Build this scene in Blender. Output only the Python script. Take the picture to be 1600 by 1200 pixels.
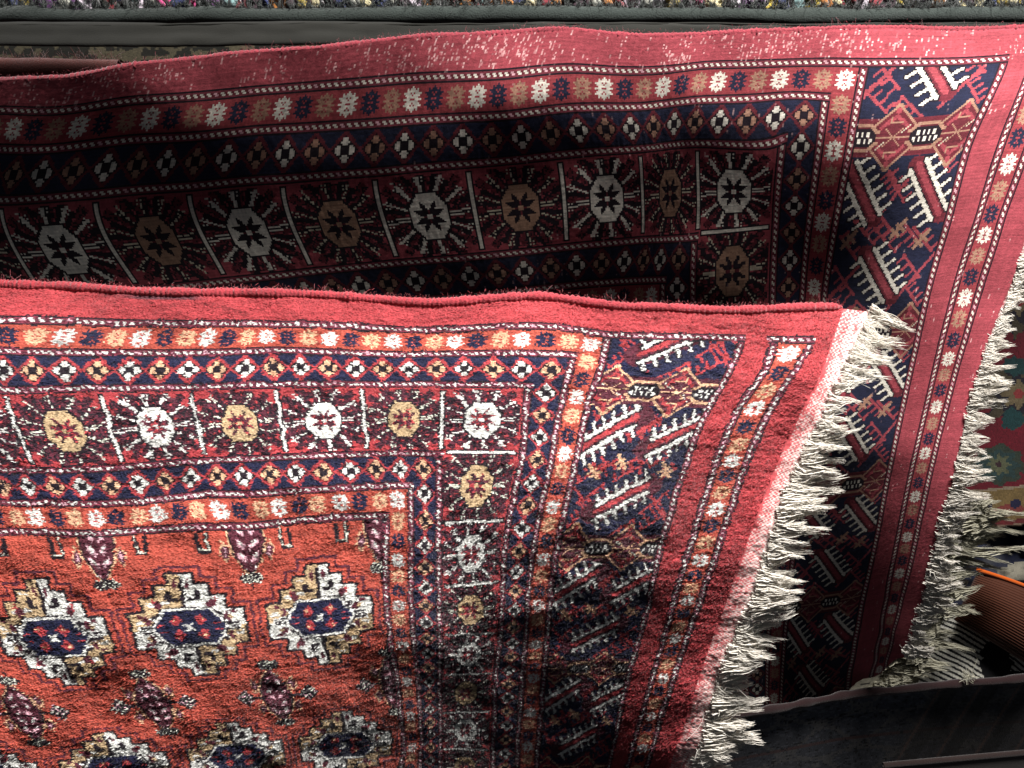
import bpy, math, random
import numpy as np
from mathutils import Matrix, Vector
rng = np.random.default_rng(7); random.seed(7)
for o in list(bpy.data.objects): bpy.data.objects.remove(o)
S = bpy.context.scene
COL = S.collection

# ------------------------------------------------------------------ camera, light, exposure
PITCH = math.radians(40)
CAM = np.array([0.0, 0.0, 1.9])
FX = 1305.0                                    # focal length in units of 1/1600 of the picture width
cd = bpy.data.cameras.new('camera'); cam = bpy.data.objects.new('camera', cd); COL.objects.link(cam)
cam.location = CAM; cam.rotation_euler = (math.pi/2 - PITCH, 0, 0)
cd.sensor_width = 36; cd.lens = 36*FX/1600; cd.clip_start = 0.01; cd.clip_end = 100
S.camera = cam
RIGHT = np.array([1, 0, 0.]); UP = np.array([0, math.sin(PITCH), math.cos(PITCH)]); FWD = np.array([0, math.cos(PITCH), -math.sin(PITCH)])
def cs(x, y, z):                               # right / up / forward metres from the viewer -> world
    return CAM + RIGHT*x + UP*y + FWD*z
W = bpy.data.worlds.new('World'); S.world = W; W.use_nodes = True
bg = W.node_tree.nodes['Background']; bg.inputs[0].default_value = (0.62, 0.72, 0.85, 1); bg.inputs[1].default_value = 0.056
def area(name, loc, target, size, power, col):
    l = bpy.data.lights.new(name, 'AREA'); l.shape = 'DISK'; l.size = size; l.energy = power; l.color = col
    o = bpy.data.objects.new(name, l); COL.objects.link(o); o.location = loc
    o.rotation_euler = (Vector(target)-Vector(loc)).to_track_quat('-Z', 'Y').to_euler()
    return o
area('shop_lamp', cs(0.75, 1.95, 0.15), cs(0.05, -0.1, 1.1), 0.75, 197, (1.0, 0.965, 0.93))
S.view_settings.view_transform = 'Standard'; S.view_settings.look = 'None'; S.view_settings.exposure = 0; S.view_settings.gamma = 1
S.render.engine = 'CYCLES'

# ------------------------------------------------------------------ helpers
def lin(r, g, b):
    f = lambda c: (c/255/12.92) if c/255 <= .04045 else ((c/255+.055)/1.055)**2.4
    return (f(r), f(g), f(b))
def thing(name, label, cat, loc, group=None):
    o = bpy.data.objects.new(name, None); COL.objects.link(o); o.location = loc; o.empty_display_size = .05
    o['label'] = label; o['category'] = cat
    if group: o['group'] = group
    return o
def mesh_np(name, V, F, mat, parent=None, cols=None, smooth=True, kind=None, label=None):
    """V (n,3) world points, F (m,k) faces; cols (m,3) one colour for each face"""
    V = np.asarray(V, dtype=np.float64)
    if parent is not None: V = V - np.array(parent.location)
    F = np.asarray(F, dtype=np.int32); k = F.shape[1]
    me = bpy.data.meshes.new(name)
    me.vertices.add(len(V)); me.vertices.foreach_set('co', V.astype(np.float32).ravel())
    me.loops.add(F.size); me.loops.foreach_set('vertex_index', F.ravel())
    me.polygons.add(len(F)); me.polygons.foreach_set('loop_start', np.arange(0, F.size, k, dtype=np.int32))
    me.update(calc_edges=True)
    me.polygons.foreach_set('use_smooth', np.full(len(F), smooth))
    if cols is not None:
        a = me.color_attributes.new('Col', 'FLOAT_COLOR', 'CORNER')
        c = np.ones((F.size, 4), np.float32); c[:, :3] = np.repeat(cols, k, axis=0); a.data.foreach_set('color', c.ravel())
    me.materials.append(mat); me.validate()
    o = bpy.data.objects.new(name, me); COL.objects.link(o)
    if parent is not None: o.parent = parent
    if kind: o['kind'] = kind
    if label: o['label'] = label
    return o
def tube_np(P, R, sides=6):
    """tube along polyline P (n,3) with radii R (n)"""
    P = np.asarray(P, float); n = len(P); R = np.broadcast_to(np.asarray(R, float), (n,))
    T = np.gradient(P, axis=0); T /= np.linalg.norm(T, axis=1, keepdims=True)+1e-12
    ref = np.array([.13, .31, .94]); A = np.cross(T, ref); A /= np.linalg.norm(A, axis=1, keepdims=True)+1e-12
    B = np.cross(T, A); an = np.arange(sides)*2*math.pi/sides
    V = P[:, None]+R[:, None, None]*(A[:, None]*np.cos(an)[None, :, None]+B[:, None]*np.sin(an)[None, :, None])
    i = np.arange(n-1)[:, None]*sides; j = np.arange(sides)[None]; j2 = (j+1) % sides
    F = np.stack([i+j, i+j2, i+sides+j2, i+sides+j], -1).reshape(-1, 4)
    return V.reshape(-1, 3), F
def merge(parts):
    Vs, Fs, n = [], [], 0
    for V, F in parts: Vs.append(V); Fs.append(F+n); n += len(V)
    return np.concatenate(Vs), np.concatenate(Fs)
def unproj(px, py, D):
    px = np.asarray(px, float); py = np.asarray(py, float); D = np.asarray(D, float)
    x = (px-800)/FX*D; y = (600-py)/FX*D
    return CAM + x[..., None]*RIGHT + y[..., None]*UP + D[..., None]*FWD
def tps(src, dst, reg=0.0):
    src = np.asarray(src, float); dst = np.asarray(dst, float)
    if dst.ndim == 1: dst = dst[:, None]
    m = src.mean(0); sc = src.std(0).mean(); X = (src-m)/sc; n = len(X)
    U = lambda r2: np.where(r2 > 1e-12, r2*np.log(np.maximum(r2, 1e-12)), 0)
    d = ((X[:, None]-X[None])**2).sum(-1)
    A = np.zeros((n+3, n+3)); A[:n, :n] = U(d)+reg*np.eye(n); A[:n, n] = 1; A[:n, n+1:] = X; A[n, :n] = 1; A[n+1:, :n] = X.T
    b = np.zeros((n+3, dst.shape[1])); b[:n] = dst
    w = np.linalg.solve(A, b)
    def f(q):
        q = (np.asarray(q, float)-m)/sc; out = np.empty((len(q), dst.shape[1]))
        for i in range(0, len(q), 20000):
            s = q[i:i+20000]; r2 = ((s[:, None]-X[None])**2).sum(-1)
            out[i:i+20000] = U(r2)@w[:n]+w[n]+s@w[n+1:]
        return out
    return f
def vnoise(x, y, seed):
    """smooth value noise, -1..1"""
    r = np.random.default_rng(seed).random((64, 64))*2-1
    xi = np.floor(x).astype(int); yi = np.floor(y).astype(int); fx = x-xi; fy = y-yi
    fx = fx*fx*(3-2*fx); fy = fy*fy*(3-2*fy); g = lambda a, b: r[a % 64, b % 64]
    return (g(xi, yi)*(1-fx)+g(xi+1, yi)*fx)*(1-fy)+(g(xi, yi+1)*(1-fx)+g(xi+1, yi+1)*fx)*fy

# ------------------------------------------------------------------ materials
def wool(name, col=None, rough=.9, sheen=.25, bump=.35, scale=500, var=.25, bscale=None):
    m = bpy.data.materials.new(name); m.use_nodes = True; nt = m.node_tree; N = nt.nodes; L = nt.links
    b = N['Principled BSDF']; b.inputs['Roughness'].default_value = rough
    b.inputs['Specular IOR Level'].default_value = .15
    b.inputs['Sheen Weight'].default_value = sheen; b.inputs['Sheen Roughness'].default_value = .5
    tc = N.new('ShaderNodeTexCoord')
    nz = N.new('ShaderNodeTexNoise'); nz.inputs['Scale'].default_value = scale; nz.inputs['Detail'].default_value = 3
    L.new(tc.outputs['Object'], nz.inputs['Vector'])
    n2 = N.new('ShaderNodeTexNoise'); n2.inputs['Scale'].default_value = 14; n2.inputs['Detail'].default_value = 4
    L.new(tc.outputs['Object'], n2.inputs['Vector'])
    ad = N.new('ShaderNodeMath'); ad.operation = 'ADD'; L.new(nz.outputs['Fac'], ad.inputs[0]); L.new(n2.outputs['Fac'], ad.inputs[1])
    mr = N.new('ShaderNodeMapRange'); mr.inputs[1].default_value = .6; mr.inputs[2].default_value = 1.4
    mr.inputs[3].default_value = 1-var; mr.inputs[4].default_value = 1+var; L.new(ad.outputs[0], mr.inputs[0])
    mx = N.new('ShaderNodeVectorMath'); mx.operation = 'SCALE'; L.new(mr.outputs[0], mx.inputs['Scale'])
    if col is None:
        a = N.new('ShaderNodeAttribute'); a.attribute_name = 'Col'; L.new(a.outputs['Color'], mx.inputs[0])
    else: mx.inputs[0].default_value = lin(*col)
    L.new(mx.outputs[0], b.inputs['Base Color'])
    bp = N.new('ShaderNodeBump'); bp.inputs['Strength'].default_value = bump; bp.inputs['Distance'].default_value = .002
    if bscale:
        n3 = N.new('ShaderNodeTexNoise'); n3.inputs['Scale'].default_value = bscale; n3.inputs['Detail'].default_value = 2
        L.new(tc.outputs['Object'], n3.inputs['Vector']); L.new(n3.outputs['Fac'], bp.inputs['Height'])
    else: L.new(nz.outputs['Fac'], bp.inputs['Height'])
    L.new(bp.outputs[0], b.inputs['Normal'])
    return m
M_pile = wool('wool_pile', None, sheen=.3, bump=.3, scale=420, var=.16)
M_back = wool('woven_back', None, sheen=.12, bump=.35, scale=650, var=.16)
M_cord = wool('red_cord', (154, 50, 58), sheen=.4, bump=1.0, scale=300, var=.35)
M_cordr = wool('crimson_cord', (124, 42, 52), sheen=.3, bump=1.0, scale=300, var=.35)
M_backing = wool('rug_underside', (120, 40, 42))
M_cotton = wool('cotton_fringe', (238, 232, 221), sheen=.2, bump=.5, scale=600, var=.14)
M_cottong = wool('greyed_cotton_fringe', (188, 184, 164), sheen=.2, bump=.5, scale=600, var=.2)
M_grey = wool('grey_green_wool', (38, 45, 42), sheen=.3, bump=.9, scale=350, var=.35)
M_greyflat = wool('grey_canvas', (31, 31, 28), sheen=.1, bump=.5, scale=600, var=.2)
M_brown = wool('rust_wool', (78, 38, 34), sheen=.3, bump=.9, scale=350, var=.35)
M_plain = wool('printed_wool', None, sheen=.15, bump=.5, scale=450, var=.25)

# ------------------------------------------------------------------ the woven design, one cell for each knot
RED, NAVY, CREAM, TAN, GOLD, MAROON, DARK, PINK, ORED, GREY, BLUSH, CHAR, STAIN = range(13)
PALF = np.array([lin(*c) for c in [(164, 60, 65), (29, 31, 60), (212, 212, 208), (208, 170, 138), (182, 158, 124), (86, 36, 50), (30, 19, 29),
                                   (204, 160, 172), (174, 79, 65), (202, 204, 192), (116, 48, 64), (30, 26, 34), (92, 40, 44)]])
PALR = np.array([lin(*c) for c in [(154, 66, 75), (30, 33, 56), (220, 213, 200), (164, 124, 104), (160, 124, 102), (100, 36, 46), (28, 17, 27),
                                   (206, 158, 166), (148, 60, 66), (196, 186, 164), (118, 50, 62), (30, 26, 34), (92, 40, 44)]])
STAR = [".....#.....", "..#.###.#..", "..#######..", "####.#.####", ".####.####.", "..#######..", "####...####", "..#######..", ".####.####.", "####.#.####", "..#######..", "..#.###.#..", ".....#....."]
STAR = np.array([[c == '#' for c in r] for r in STAR])
PET = ["...###...", "...###...", "....#....", "##.###.##", "###...###", "###...###", "##.###.##", "....#....", "...###...", "...###..."]
def make_design(NU, NV, back):
    C = np.full((NV, NU), RED, np.int8); vv, uu = np.mgrid[0:NV, 0:NU]
    def put(mask_small, vc, uc, col):
        h, w = mask_small.shape; v0 = int(round(vc-h/2)); u0 = int(round(uc-w/2))
        for i in range(h):
            for j in range(w):
                if mask_small[i, j] and 0 <= v0+i < NV and 0 <= u0+j < NU: C[v0+i, u0+j] = col
    def guard(mask, t, along):
        C[mask] = BLUSH
        C[mask & ((t == 0) | (t == 5))] = DARK
        d = mask & ((t == 2) | (t == 3))
        C[d] = np.where(((along+t) % 4)[d] < 2, np.where(((along//4) % 5)[d] == 0, PINK, CREAM), MAROON)
    def ring_guard(va, uc):
        m = (vv >= va) & (vv < va+6) & (uu >= uc); guard(m, vv-va, uu)
        m = (uu >= uc) & (uu < uc+6) & (vv >= va+6); guard(m, uu-uc, vv)
    def star(vc, uc, k, order=(CREAM, TAN, NAVY)):
        c = order[k % 3]; put(STAR, vc, uc, c)
        for dv, du in ((0, 0), (-2, 0), (2, 0)) if c != NAVY else ((0, 0),):
            v, u = int(vc+dv), int(uc+du)
            if 0 <= v < NV and 0 <= u < NU: C[v, u] = RED if c != NAVY else MAROON
    def ring_star(va, uc, nv, nu):
        C[(vv >= va) & (vv < va+nv) & (uu >= uc)] = ORED; C[(uu >= uc) & (uu < uc+nu) & (vv >= va)] = ORED
        for k in range(200):
            u = uc+nu/2+13*k
            if u > NU+8: break
            star(va+nv/2, u, k)
        for k in range(1, 200):
            v = va+nv/2+14.5*k
            if v > NV+8: break
            star(v, uc+nu/2, k)
    def dia(vc, uc, hv, hu, col):
        C, vv, uu = sub(vc, uc, hv, hu)
        if C.size == 0: return
        a = np.abs(vv-vc)/hv+np.abs(uu-uc)/hu
        near = (np.abs(vv-vc) <= hv) & (np.abs(uu-uc) <= hu)
        C[near & (a < .88)] = DARK; C[near & (a >= .84) & (a < 1.12)] = RED if not back else MAROON
        dv, du = vv-vc, uu-uc
        A, B = np.abs(du), np.abs(dv)
        p = (B >= 2.1) & (B <= 6.2) & (A <= 1.9) | (A >= 2.1) & (A <= 5.7) & (B <= 1.9) | (np.abs(B-4) <= .8) & (A <= 2.6) | (np.abs(A-3.8) <= .8) & (B <= 2.6)
        C[near & p] = col
    def ring_dia(va, uc, nv, nu):
        C[(vv >= va) & (vv < va+nv) & (uu >= uc)] = NAVY; C[(uu >= uc) & (uu < uc+nu) & (vv >= va)] = NAVY
        alt = (TAN, CREAM) if not back else (TAN, CREAM)
        for k in range(200):
            u = uc+nu/2-.5+17*k
            if u > NU+8: break
            dia(va+nv/2-.5, u, 9.5, 8.5, alt[k % 2])
        for k in range(1, 200):
            v = va+nv/2-.5+18*k
            if v > NV+8: break
            dia(v, uc+nu/2-.5, 9, 8.5, alt[k % 2])
    def octa(vc, uc, hv, hu, white):
        if vc-hv > NV or uc-hu > NU: return
        Cg = C_; C, vv, uu = sub(vc, uc, hv, hu)
        near = (np.abs(vv-vc) < hv) & (np.abs(uu-uc) < hu); dv, du = (vv-vc).astype(float), (uu-uc).astype(float)
        rr = np.hypot(dv, du); an = np.arctan2(dv, du); c = CREAM if white else GOLD; rc = GREY if not white else CREAM
        jag = 27.5+2.5*np.sign(np.sin(an*16))
        C[near & (rr < jag)] = MAROON
        C[near & (rr < jag) & (rng.random(rr.shape) < (.3 if back else .5))] = DARK
        if back: C[near & (rr < jag) & (np.sin(an*20) > 0)] = DARK
        # radiating stems, alternately red and pale, with a hooked tip
        for k in range(24):
            a = (k+.5)*math.pi/12
            pale = k % 2 == 0
            for r in np.arange(12.5, 28, .4):
                v, u = int(round(vc+math.sin(a)*r*1.02)), int(round(uc+math.cos(a)*r))
                if 0 <= v < NV and 0 <= u < NU and abs(v-vc) < hv-1 and abs(u-uc) < hu-1:
                    if pale and r < 28-.6*(k % 4):
                        c1 = rc if (back and white and r < 25) or (int(r*.55+k*.7) % 4 if white else int(r*.8+k) % 3) else DARK; Cg[v, u] = c1
                        if white and c1 == rc and abs(math.cos(a)) < .9 and u+1 < NU: Cg[v, u+1] = c1
                    elif r < 23 and int(r*.6+k) % 3 == 0: Cg[v, u] = RED
            if pale:
                for e in (-.09, .09):
                    for r in (22.5, 24.5):
                        v, u = int(round(vc+math.sin(a+e)*r)), int(round(uc+math.cos(a+e)*r))
                        if 0 <= v < NV and 0 <= u < NU and abs(v-vc) < hv-1 and abs(u-uc) < hu-1: Cg[v, u] = rc if (white or e > 0) else MAROON
        C[near & (np.abs(dv) < 1) & (np.abs(du) < 20)] = CREAM if white else GREY
        o = (np.abs(du) <= 10) & (np.abs(dv) <= 14.6) & (np.abs(du)/10+np.abs(dv)/14.6 < 1.46)
        C[near & (np.abs(du) <= 11.2) & (np.abs(dv) <= 15.8) & (np.abs(du)/11.2+np.abs(dv)/15.8 < 1.5)] = DARK
        C[near & o] = c
        z = .70 if back else .68; du, dv = du/z, dv/(z*1.1); rs = np.hypot(du, dv)
        st = (np.maximum(np.abs(du), np.abs(dv)) < 4.6) | ((np.abs(np.abs(du)-np.abs(dv)*.5) < 4.2-rs*.24) & (rs < 13.5)) | ((np.abs(np.abs(dv)-np.abs(du)*.5) < 4.2-rs*.24) & (rs < 13))
        C[near & st] = DARK if back else MAROON
        if not back: C[near & st & (rng.random(st.shape) < .22)] = RED; C[near & st & (rng.random(st.shape) < .18)] = DARK
        C[near & st & (rr < 6) & ((np.abs(du) < 1.2) ^ (np.abs(dv) < 1.2))] = RED if not back else MAROON
        C[near & (rr < 1.8)] = c
    def sub(vc, uc, hv, hu):
        a = slice(max(0, int(vc-hv-1)), max(0, int(vc+hv+2))); b = slice(max(0, int(uc-hu-1)), max(0, int(uc+hu+2))); return C[a, b], vv[a, b], uu[a, b]
    C_, vv_, uu_ = C, vv, uu
    def seg(v0, u0, v1, u1, w, col, clip):
        a = slice(max(0, int(min(v0, v1)-w-1)), max(0, int(max(v0, v1)+w+2))); b = slice(max(0, int(min(u0, u1)-w-1)), max(0, int(max(u0, u1)+w+2)))
        C, vv, uu, clip = C_[a, b], vv_[a, b], uu_[a, b], clip[a, b]
        if C.size == 0: return
        L2 = (v1-v0)**2+(u1-u0)**2; t = np.clip(((vv-v0)*(v1-v0)+(uu-u0)*(u1-u0))/L2, 0, 1)
        C[clip & (np.hypot(vv-v0-t*(v1-v0), uu-u0-t*(u1-u0)) <= w)] = col
    # --- rings from the rim inwards
    ring_guard(18, 59); C[(uu >= 65) & (vv >= 24)] = NAVY
    # panel of combs and lattices, u 65..137
    pan = (uu >= 65) & (uu < 137) & (vv >= 24)
    PX = (lambda x: 65+x) if back else (lambda x: 137-x)
    for p in range(-1, 6):
        c0 = 66+129*p
        if c0 > NV+80: break
        win = pan & (vv > c0-30) & (vv < c0+135)
        s = lambda x0, y0, x1, y1, w, col: seg(c0+y0, PX(x0), c0+y1, PX(x1), w, col, win)
        def comb(x0, y0, x1, y1, side, col, w=1.9, n=5, tl=8, tw=1.2):
            s(x0, y0, x1, y1, w, col); d = np.array([x1-x0, y1-y0]); d = d/np.linalg.norm(d); nrm = np.array([d[1], -d[0]])*side
            nrm = np.array([nrm[0]*(1 if back else .55), nrm[1]]); nrm /= np.linalg.norm(nrm)
            for k in range(n):
                q = np.array([x0, y0])+(np.array([x1-x0, y1-y0]))*(k+.3)/(n-.4); e = q+nrm*tl
                s(q[0], q[1], e[0], e[1], tw, col)
        # red and navy ground of the zigzags
        for (x0, y0, x1, y1) in ((24, 14, 52, 58), (-8, 66, 26, 112), (46, 72, 78, 112), (66, 20, 90, 60), (-18, 16, 4, 52)):
            s(x0, y0, x1, y1, 1.1, RED)
        for (x0, y0, x1, y1, sd) in ((30, 40, 46, 22, 1), (34, 58, 52, 40, -1), (2, 74, 20, 56, 1), (6, 92, 22, 74, -1), (52, 78, 70, 60, 1), (52, 100, 70, 80, -1),
                                     (28, 72, 46, 56, 1), (2, 112, 14, 98, 1), (56, 114, 72, 100, 1), (14, 66, 28, 52, -1), (44, 66, 62, 50, 1), (34, 118, 50, 104, -1), (4, 24, 14, 14, 1), (36, 30, 46, 20, -1)):
            comb(x0, y0, x1, y1, sd, RED, .9, 4, 6, .9)
        for (x0, y0, x1, y1) in ((0, 44, 31, 18), (46, 42, 76, 20), (20, 97, 53, 73)):        # pairs of pale combs about a red bar
            if back: xm, ym = (x0+x1)/2, (y0+y1)/2; x0, x1, y0, y1 = xm-11.5, xm+11.5, ym+16, ym-16
            s(x0-1, y0+2.5, x1+1, y1+2.5, 5.5 if back else 9.5, MAROON)
            s(x0, y0+2, x1, y1+2, 1.9, RED)
            ox, oy = (4.4, 3.2) if back else (0, 6.5)
            for (w, tw, c) in ((2.3, 1.8, DARK), (1.35, .95, CREAM)):
                comb(x0-ox, y0+2.5-oy, x1-ox, y1+2.5-oy, 1, c, w, 6, 8.0, tw)
                comb(x0+ox, y0+2.5+oy, x1+ox, y1+2.5+oy, -1, c, w, 6, 8.0, tw)
        for (x, y) in ((30, 56), (12, 64), (63, 62)):
            s(x-4, y-5, x+4, y+6, 1.3, TAN); s(x-4, y+2, x+1, y-2, 1.2, TAN); s(x-1, y+5, x+4, y+1, 1.2, TAN)
        # lattice of tan diamonds
        C[win & (np.abs(vv-c0) < 12)] = MAROON
        for xc in (8, 49, 90, -33):
            for k in (-1, 1):
                for i in range(12):                                         # filled diamond, red inside
                    s(xc-15+i*1.25, k*(4+i*1.3), xc+15-i*1.25, k*(4+i*1.3), .8, MAROON)
                s(xc-15, k*4, xc, k*20, .8, TAN); s(xc, k*20, xc+15, k*4, .8, TAN)
                s(xc-8, k*6, xc, k*13, 1.2, RED); s(xc, k*13, xc+8, k*6, 1.2, RED)
                s(xc-4, k*9, xc+3, k*9, .9, TAN); s(xc+3, k*9, xc+3, k*12, .9, TAN); s(xc, k*16, xc, k*16.5, 1.6, RED)
            s(xc-15, 0, xc+15, 0, .7, TAN); s(xc-5, -5, xc+5, 5, .6, TAN); s(xc+5, -5, xc-5, 5, .6, TAN); s(xc-9, -7, xc-5, -3, .6, GREY); s(xc+9, 7, xc+5, 3, .6, GREY)
        for xc in (28.5, 69.5, -12.5):
            C[win & (np.abs(vv-c0) < 6) & (np.abs(uu-PX(xc)) < 10)] = DARK
            for k in (-1, 1):
                s(xc-6, k*7.5, xc+6, k*7.5, 1.1, TAN); s(xc-11, k*3, xc-6, k*7.5, 1.1, TAN); s(xc+11, k*3, xc+6, k*7.5, 1.1, TAN)
            for i in range(-4, 5):
                s(xc+i*1.7, (-2.6 if i % 2 else 1.2), xc+i*1.7, (-1.4 if i % 2 else 2.6), .75, CREAM)
    m = pan | ((uu >= 137) & (vv >= 24))
    mg = (uu >= 137) & (uu < 143) & (vv >= 24); guard(mg, uu-137, vv)
    inner = (uu >= 143) & (vv >= 24); C[inner] = RED
    ring_star(24, 143, 15, 13); ring_guard(39, 156); ring_dia(45, 162, 19, 17); ring_guard(64, 179)
    C[(uu >= 185) & (vv >= 70)] = RED
    octa(96, 209, 26, 24, True)
    for k in range(0, 12):
        if 233+52*k > NU+30: break
        octa(96, 233+26+52*k, 26, 26, k % 2 == 1)
        u0 = 233+52*k
        C[(vv >= 71) & (vv < 121) & (np.abs(uu-u0-.5) <= 1.6)] = DARK; C[(vv >= 72) & (vv < 120) & (np.abs(uu-u0-.5) <= .6)] = CREAM
    for k in range(0, 12):
        octa(122+25.5+51*k, 209, 25.5, 24, k % 2 == 1)
        v0 = 122+51*k
        C[(uu >= 186) & (uu < 232) & (np.abs(vv-v0-.5) <= 1.6)] = DARK; C[(uu >= 187) & (uu < 231) & (np.abs(vv-v0-.5) <= .6)] = CREAM
    ring_guard(122, 233); ring_dia(128, 239, 19, 17); ring_guard(147, 256); ring_star(153, 262, 15, 14); ring_guard(168, 276)
    fld = (uu >= 282) & (vv >= 174); C[fld] = ORED
    def gul(vc, uc):
        C, vv, uu = sub(vc, uc, 60, 47); fld = (uu >= 282) & (vv >= 174)
        if C.size == 0: return
        dv, du = (vv-vc)*1.0, -(uu-uc)*1.0; A, B = np.abs(du), np.abs(dv)
        near = fld & (A < 46) & (B < 58)
        def shp(e): return ((B < 17+e) & (A < 38+e)) | ((B < 30+e) & (A < 27+e)) | ((B < 40+e) & (A < 17+e)) | ((B < 49+e) & (A < 7.5+e))
        C[near & shp(7)] = MAROON; C[near & shp(4.6)] = ORED; C[near & shp(1.6)] = DARK
        q = (du > 0) ^ (dv > 0)
        C[near & shp(0)] = CREAM; C[near & shp(0) & ~q] = GOLD
        C[near & shp(-2.6) & ((B+A*.2).astype(int) % 13 < 3) & (A > 9) & (B > 4)] = CREAM
        # hooks and wedges in each quarter
        for (a, b, ra, rb, c) in ((27, 9, 3.2, 4.5, MAROON), (29, 9, 1.4, 2.4, GOLD), (17, 23, 3.2, 4, MAROON), (9, 31, 2.6, 4, DARK), (4, 40, 1.6, 5, MAROON), (20, 26, 1.3, 2.5, RED), (22, 12, 2, 1.6, DARK), (31, 14, 2.4, 1.4, MAROON)):
            C[near & (np.abs(A-a)/ra+np.abs(B-b)/rb < 1.15)] = c
        C[near & (A < 1.1) & (B > 17) & (B < 47)] = DARK; C[near & (B < 4.5) & (A > 20) & (A < 35)] = CREAM
        C[near & (np.abs(B-2.6) < .8) & (A > 20) & (A < 34)] = DARK; C[near & (B < .8) & (A > 20) & (A < 34)] = DARK
        C[near & (np.abs(B-27) < 1.2) & (A > 3) & (A < 11)] = DARK
        hx = lambda e: (B < 17+e) & (A+B*.55 < 24+e*1.3)
        C[near & hx(2.6)] = DARK; C[near & hx(1.6)] = CREAM; C[near & hx(0)] = NAVY
        C[near & hx(-1) & (np.abs(A-8) + np.abs(B-7)*.8 < 4.6)] = RED; C[near & hx(-1) & (np.abs(A-9)+np.abs(B-8) < 1.8)] = TAN
        C[near & hx(-1) & (A < 1.2) & (B < 3)] = CREAM; C[near & hx(-1) & (np.abs(A-B*.9) < .8) & (B < 4)] = CREAM
        C[near & hx(-1) & (A > 15) & (np.abs(B-3) < 1)] = RED
    def spindle(vc, uc, dirs=(-1, 1), arms=True):
        C, vv, uu = sub(vc, uc, 49, 35); fld = (uu >= 282) & (vv >= 174)
        if C.size == 0: return
        dv, du = (vv-vc)*1.0, (uu-uc)*1.0; A = np.abs(du); near = fld & (A < 34) & (np.abs(dv) < 48)
        if len(dirs) == 1: near &= dv > -1
        B = np.abs(dv); w = 10.5*np.clip(1-(B/33)**2.2, 0, 1)
        body = (A < w) & (B < 32)
        C[near & (A < w+2.2) & (B < 34)] = TAN; C[near & (A < w+1)] = DARK; C[near & body] = MAROON
        ch = ((B+A*.9) % 10 < 5) & (np.abs(A-3.8) < 2.4); C[near & body & ch] = PINK
        C[near & body & (np.abs(A-3.8) < 1.4) & ((B+A*.9) % 10 < 3.4)] = CREAM
        for sgn in dirs:                                                      # tip tuft
            t = (np.abs(dv*sgn-37) < 5) & (A < 9-np.abs(dv*sgn-37)*.7); C[near & t] = DARK
            C[near & t & (((vv*3+uu*5) % 7) < 2)] = GREY
            lf = (np.abs(A-14-np.abs(dv*sgn-15)*.1)/4+np.abs(dv*sgn-15)/9) < 1    # side leaves
            C[near & lf] = TAN; C[near & ((np.abs(A-14)/3+np.abs(dv*sgn-15)/7) < 1)] = MAROON; C[near & ((np.abs(A-14)/1.4+np.abs(dv*sgn-15)/3.5) < 1)] = PINK
        if arms:
            C[near & (B < 1.6) & (A > 9) & (A < 20)] = DARK
            cl = (np.abs(A-24)/8+B/11) < 1; C[near & cl] = DARK
            C[near & cl & (((vv*2+uu*3) % 5) < 1)] = GREY; C[near & cl & (((vv+uu*2) % 7) == 0)] = PINK
        else:
            for x in (24, 30):
                C[near & (np.abs(A-x) < 1.6) & (dv < 14) & (dv > 0)] = DARK
            C[near & (np.abs(A-27) < 5) & (np.abs(dv-14) < 1.8)] = DARK; C[near & (np.abs(A-27) < 3.5) & (np.abs(dv-13) < 1)] = GREY; C[near & (np.abs(A-24) < .8) & (dv < 13)] = GREY
    for i in range(0, 5):
        for j in range(0, 4):
            if 174+80+160*j < NV+50: gul(174+80+160*j, 282+46+92*i)
            if j and 174+160*j < NV+50: spindle(174+160*j, 282+92*i)
        spindle(174, 282+92*i, (1,), False)
    # the narrow outer strip beyond the panel
    C[(uu < 59)] = RED; C[vv < 18] = RED
    m = (uu >= 59) & (uu < 65) & (vv >= 18); guard(m, uu-59, vv); m = (vv >= 18) & (vv < 24) & (uu >= 59); guard(m, vv-18, uu)
    bx = (uu >= 18) & (uu < 43) & (vv >= 18)
    guard(bx & (uu < 24), uu-18, vv); guard(bx & (uu >= 37), 42-uu, vv); guard(bx & (vv < 24) & (uu < 43), vv-18, uu)
    C[(uu >= 24) & (uu < 37) & (vv >= 24)] = ORED
    for k in range(60):
        v = 31.5+14.5*k
        if v > NV+8: break
        star(v, 30.5, k, (CREAM, NAVY, TAN) if not back else (NAVY, CREAM, TAN))
    return C

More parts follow.
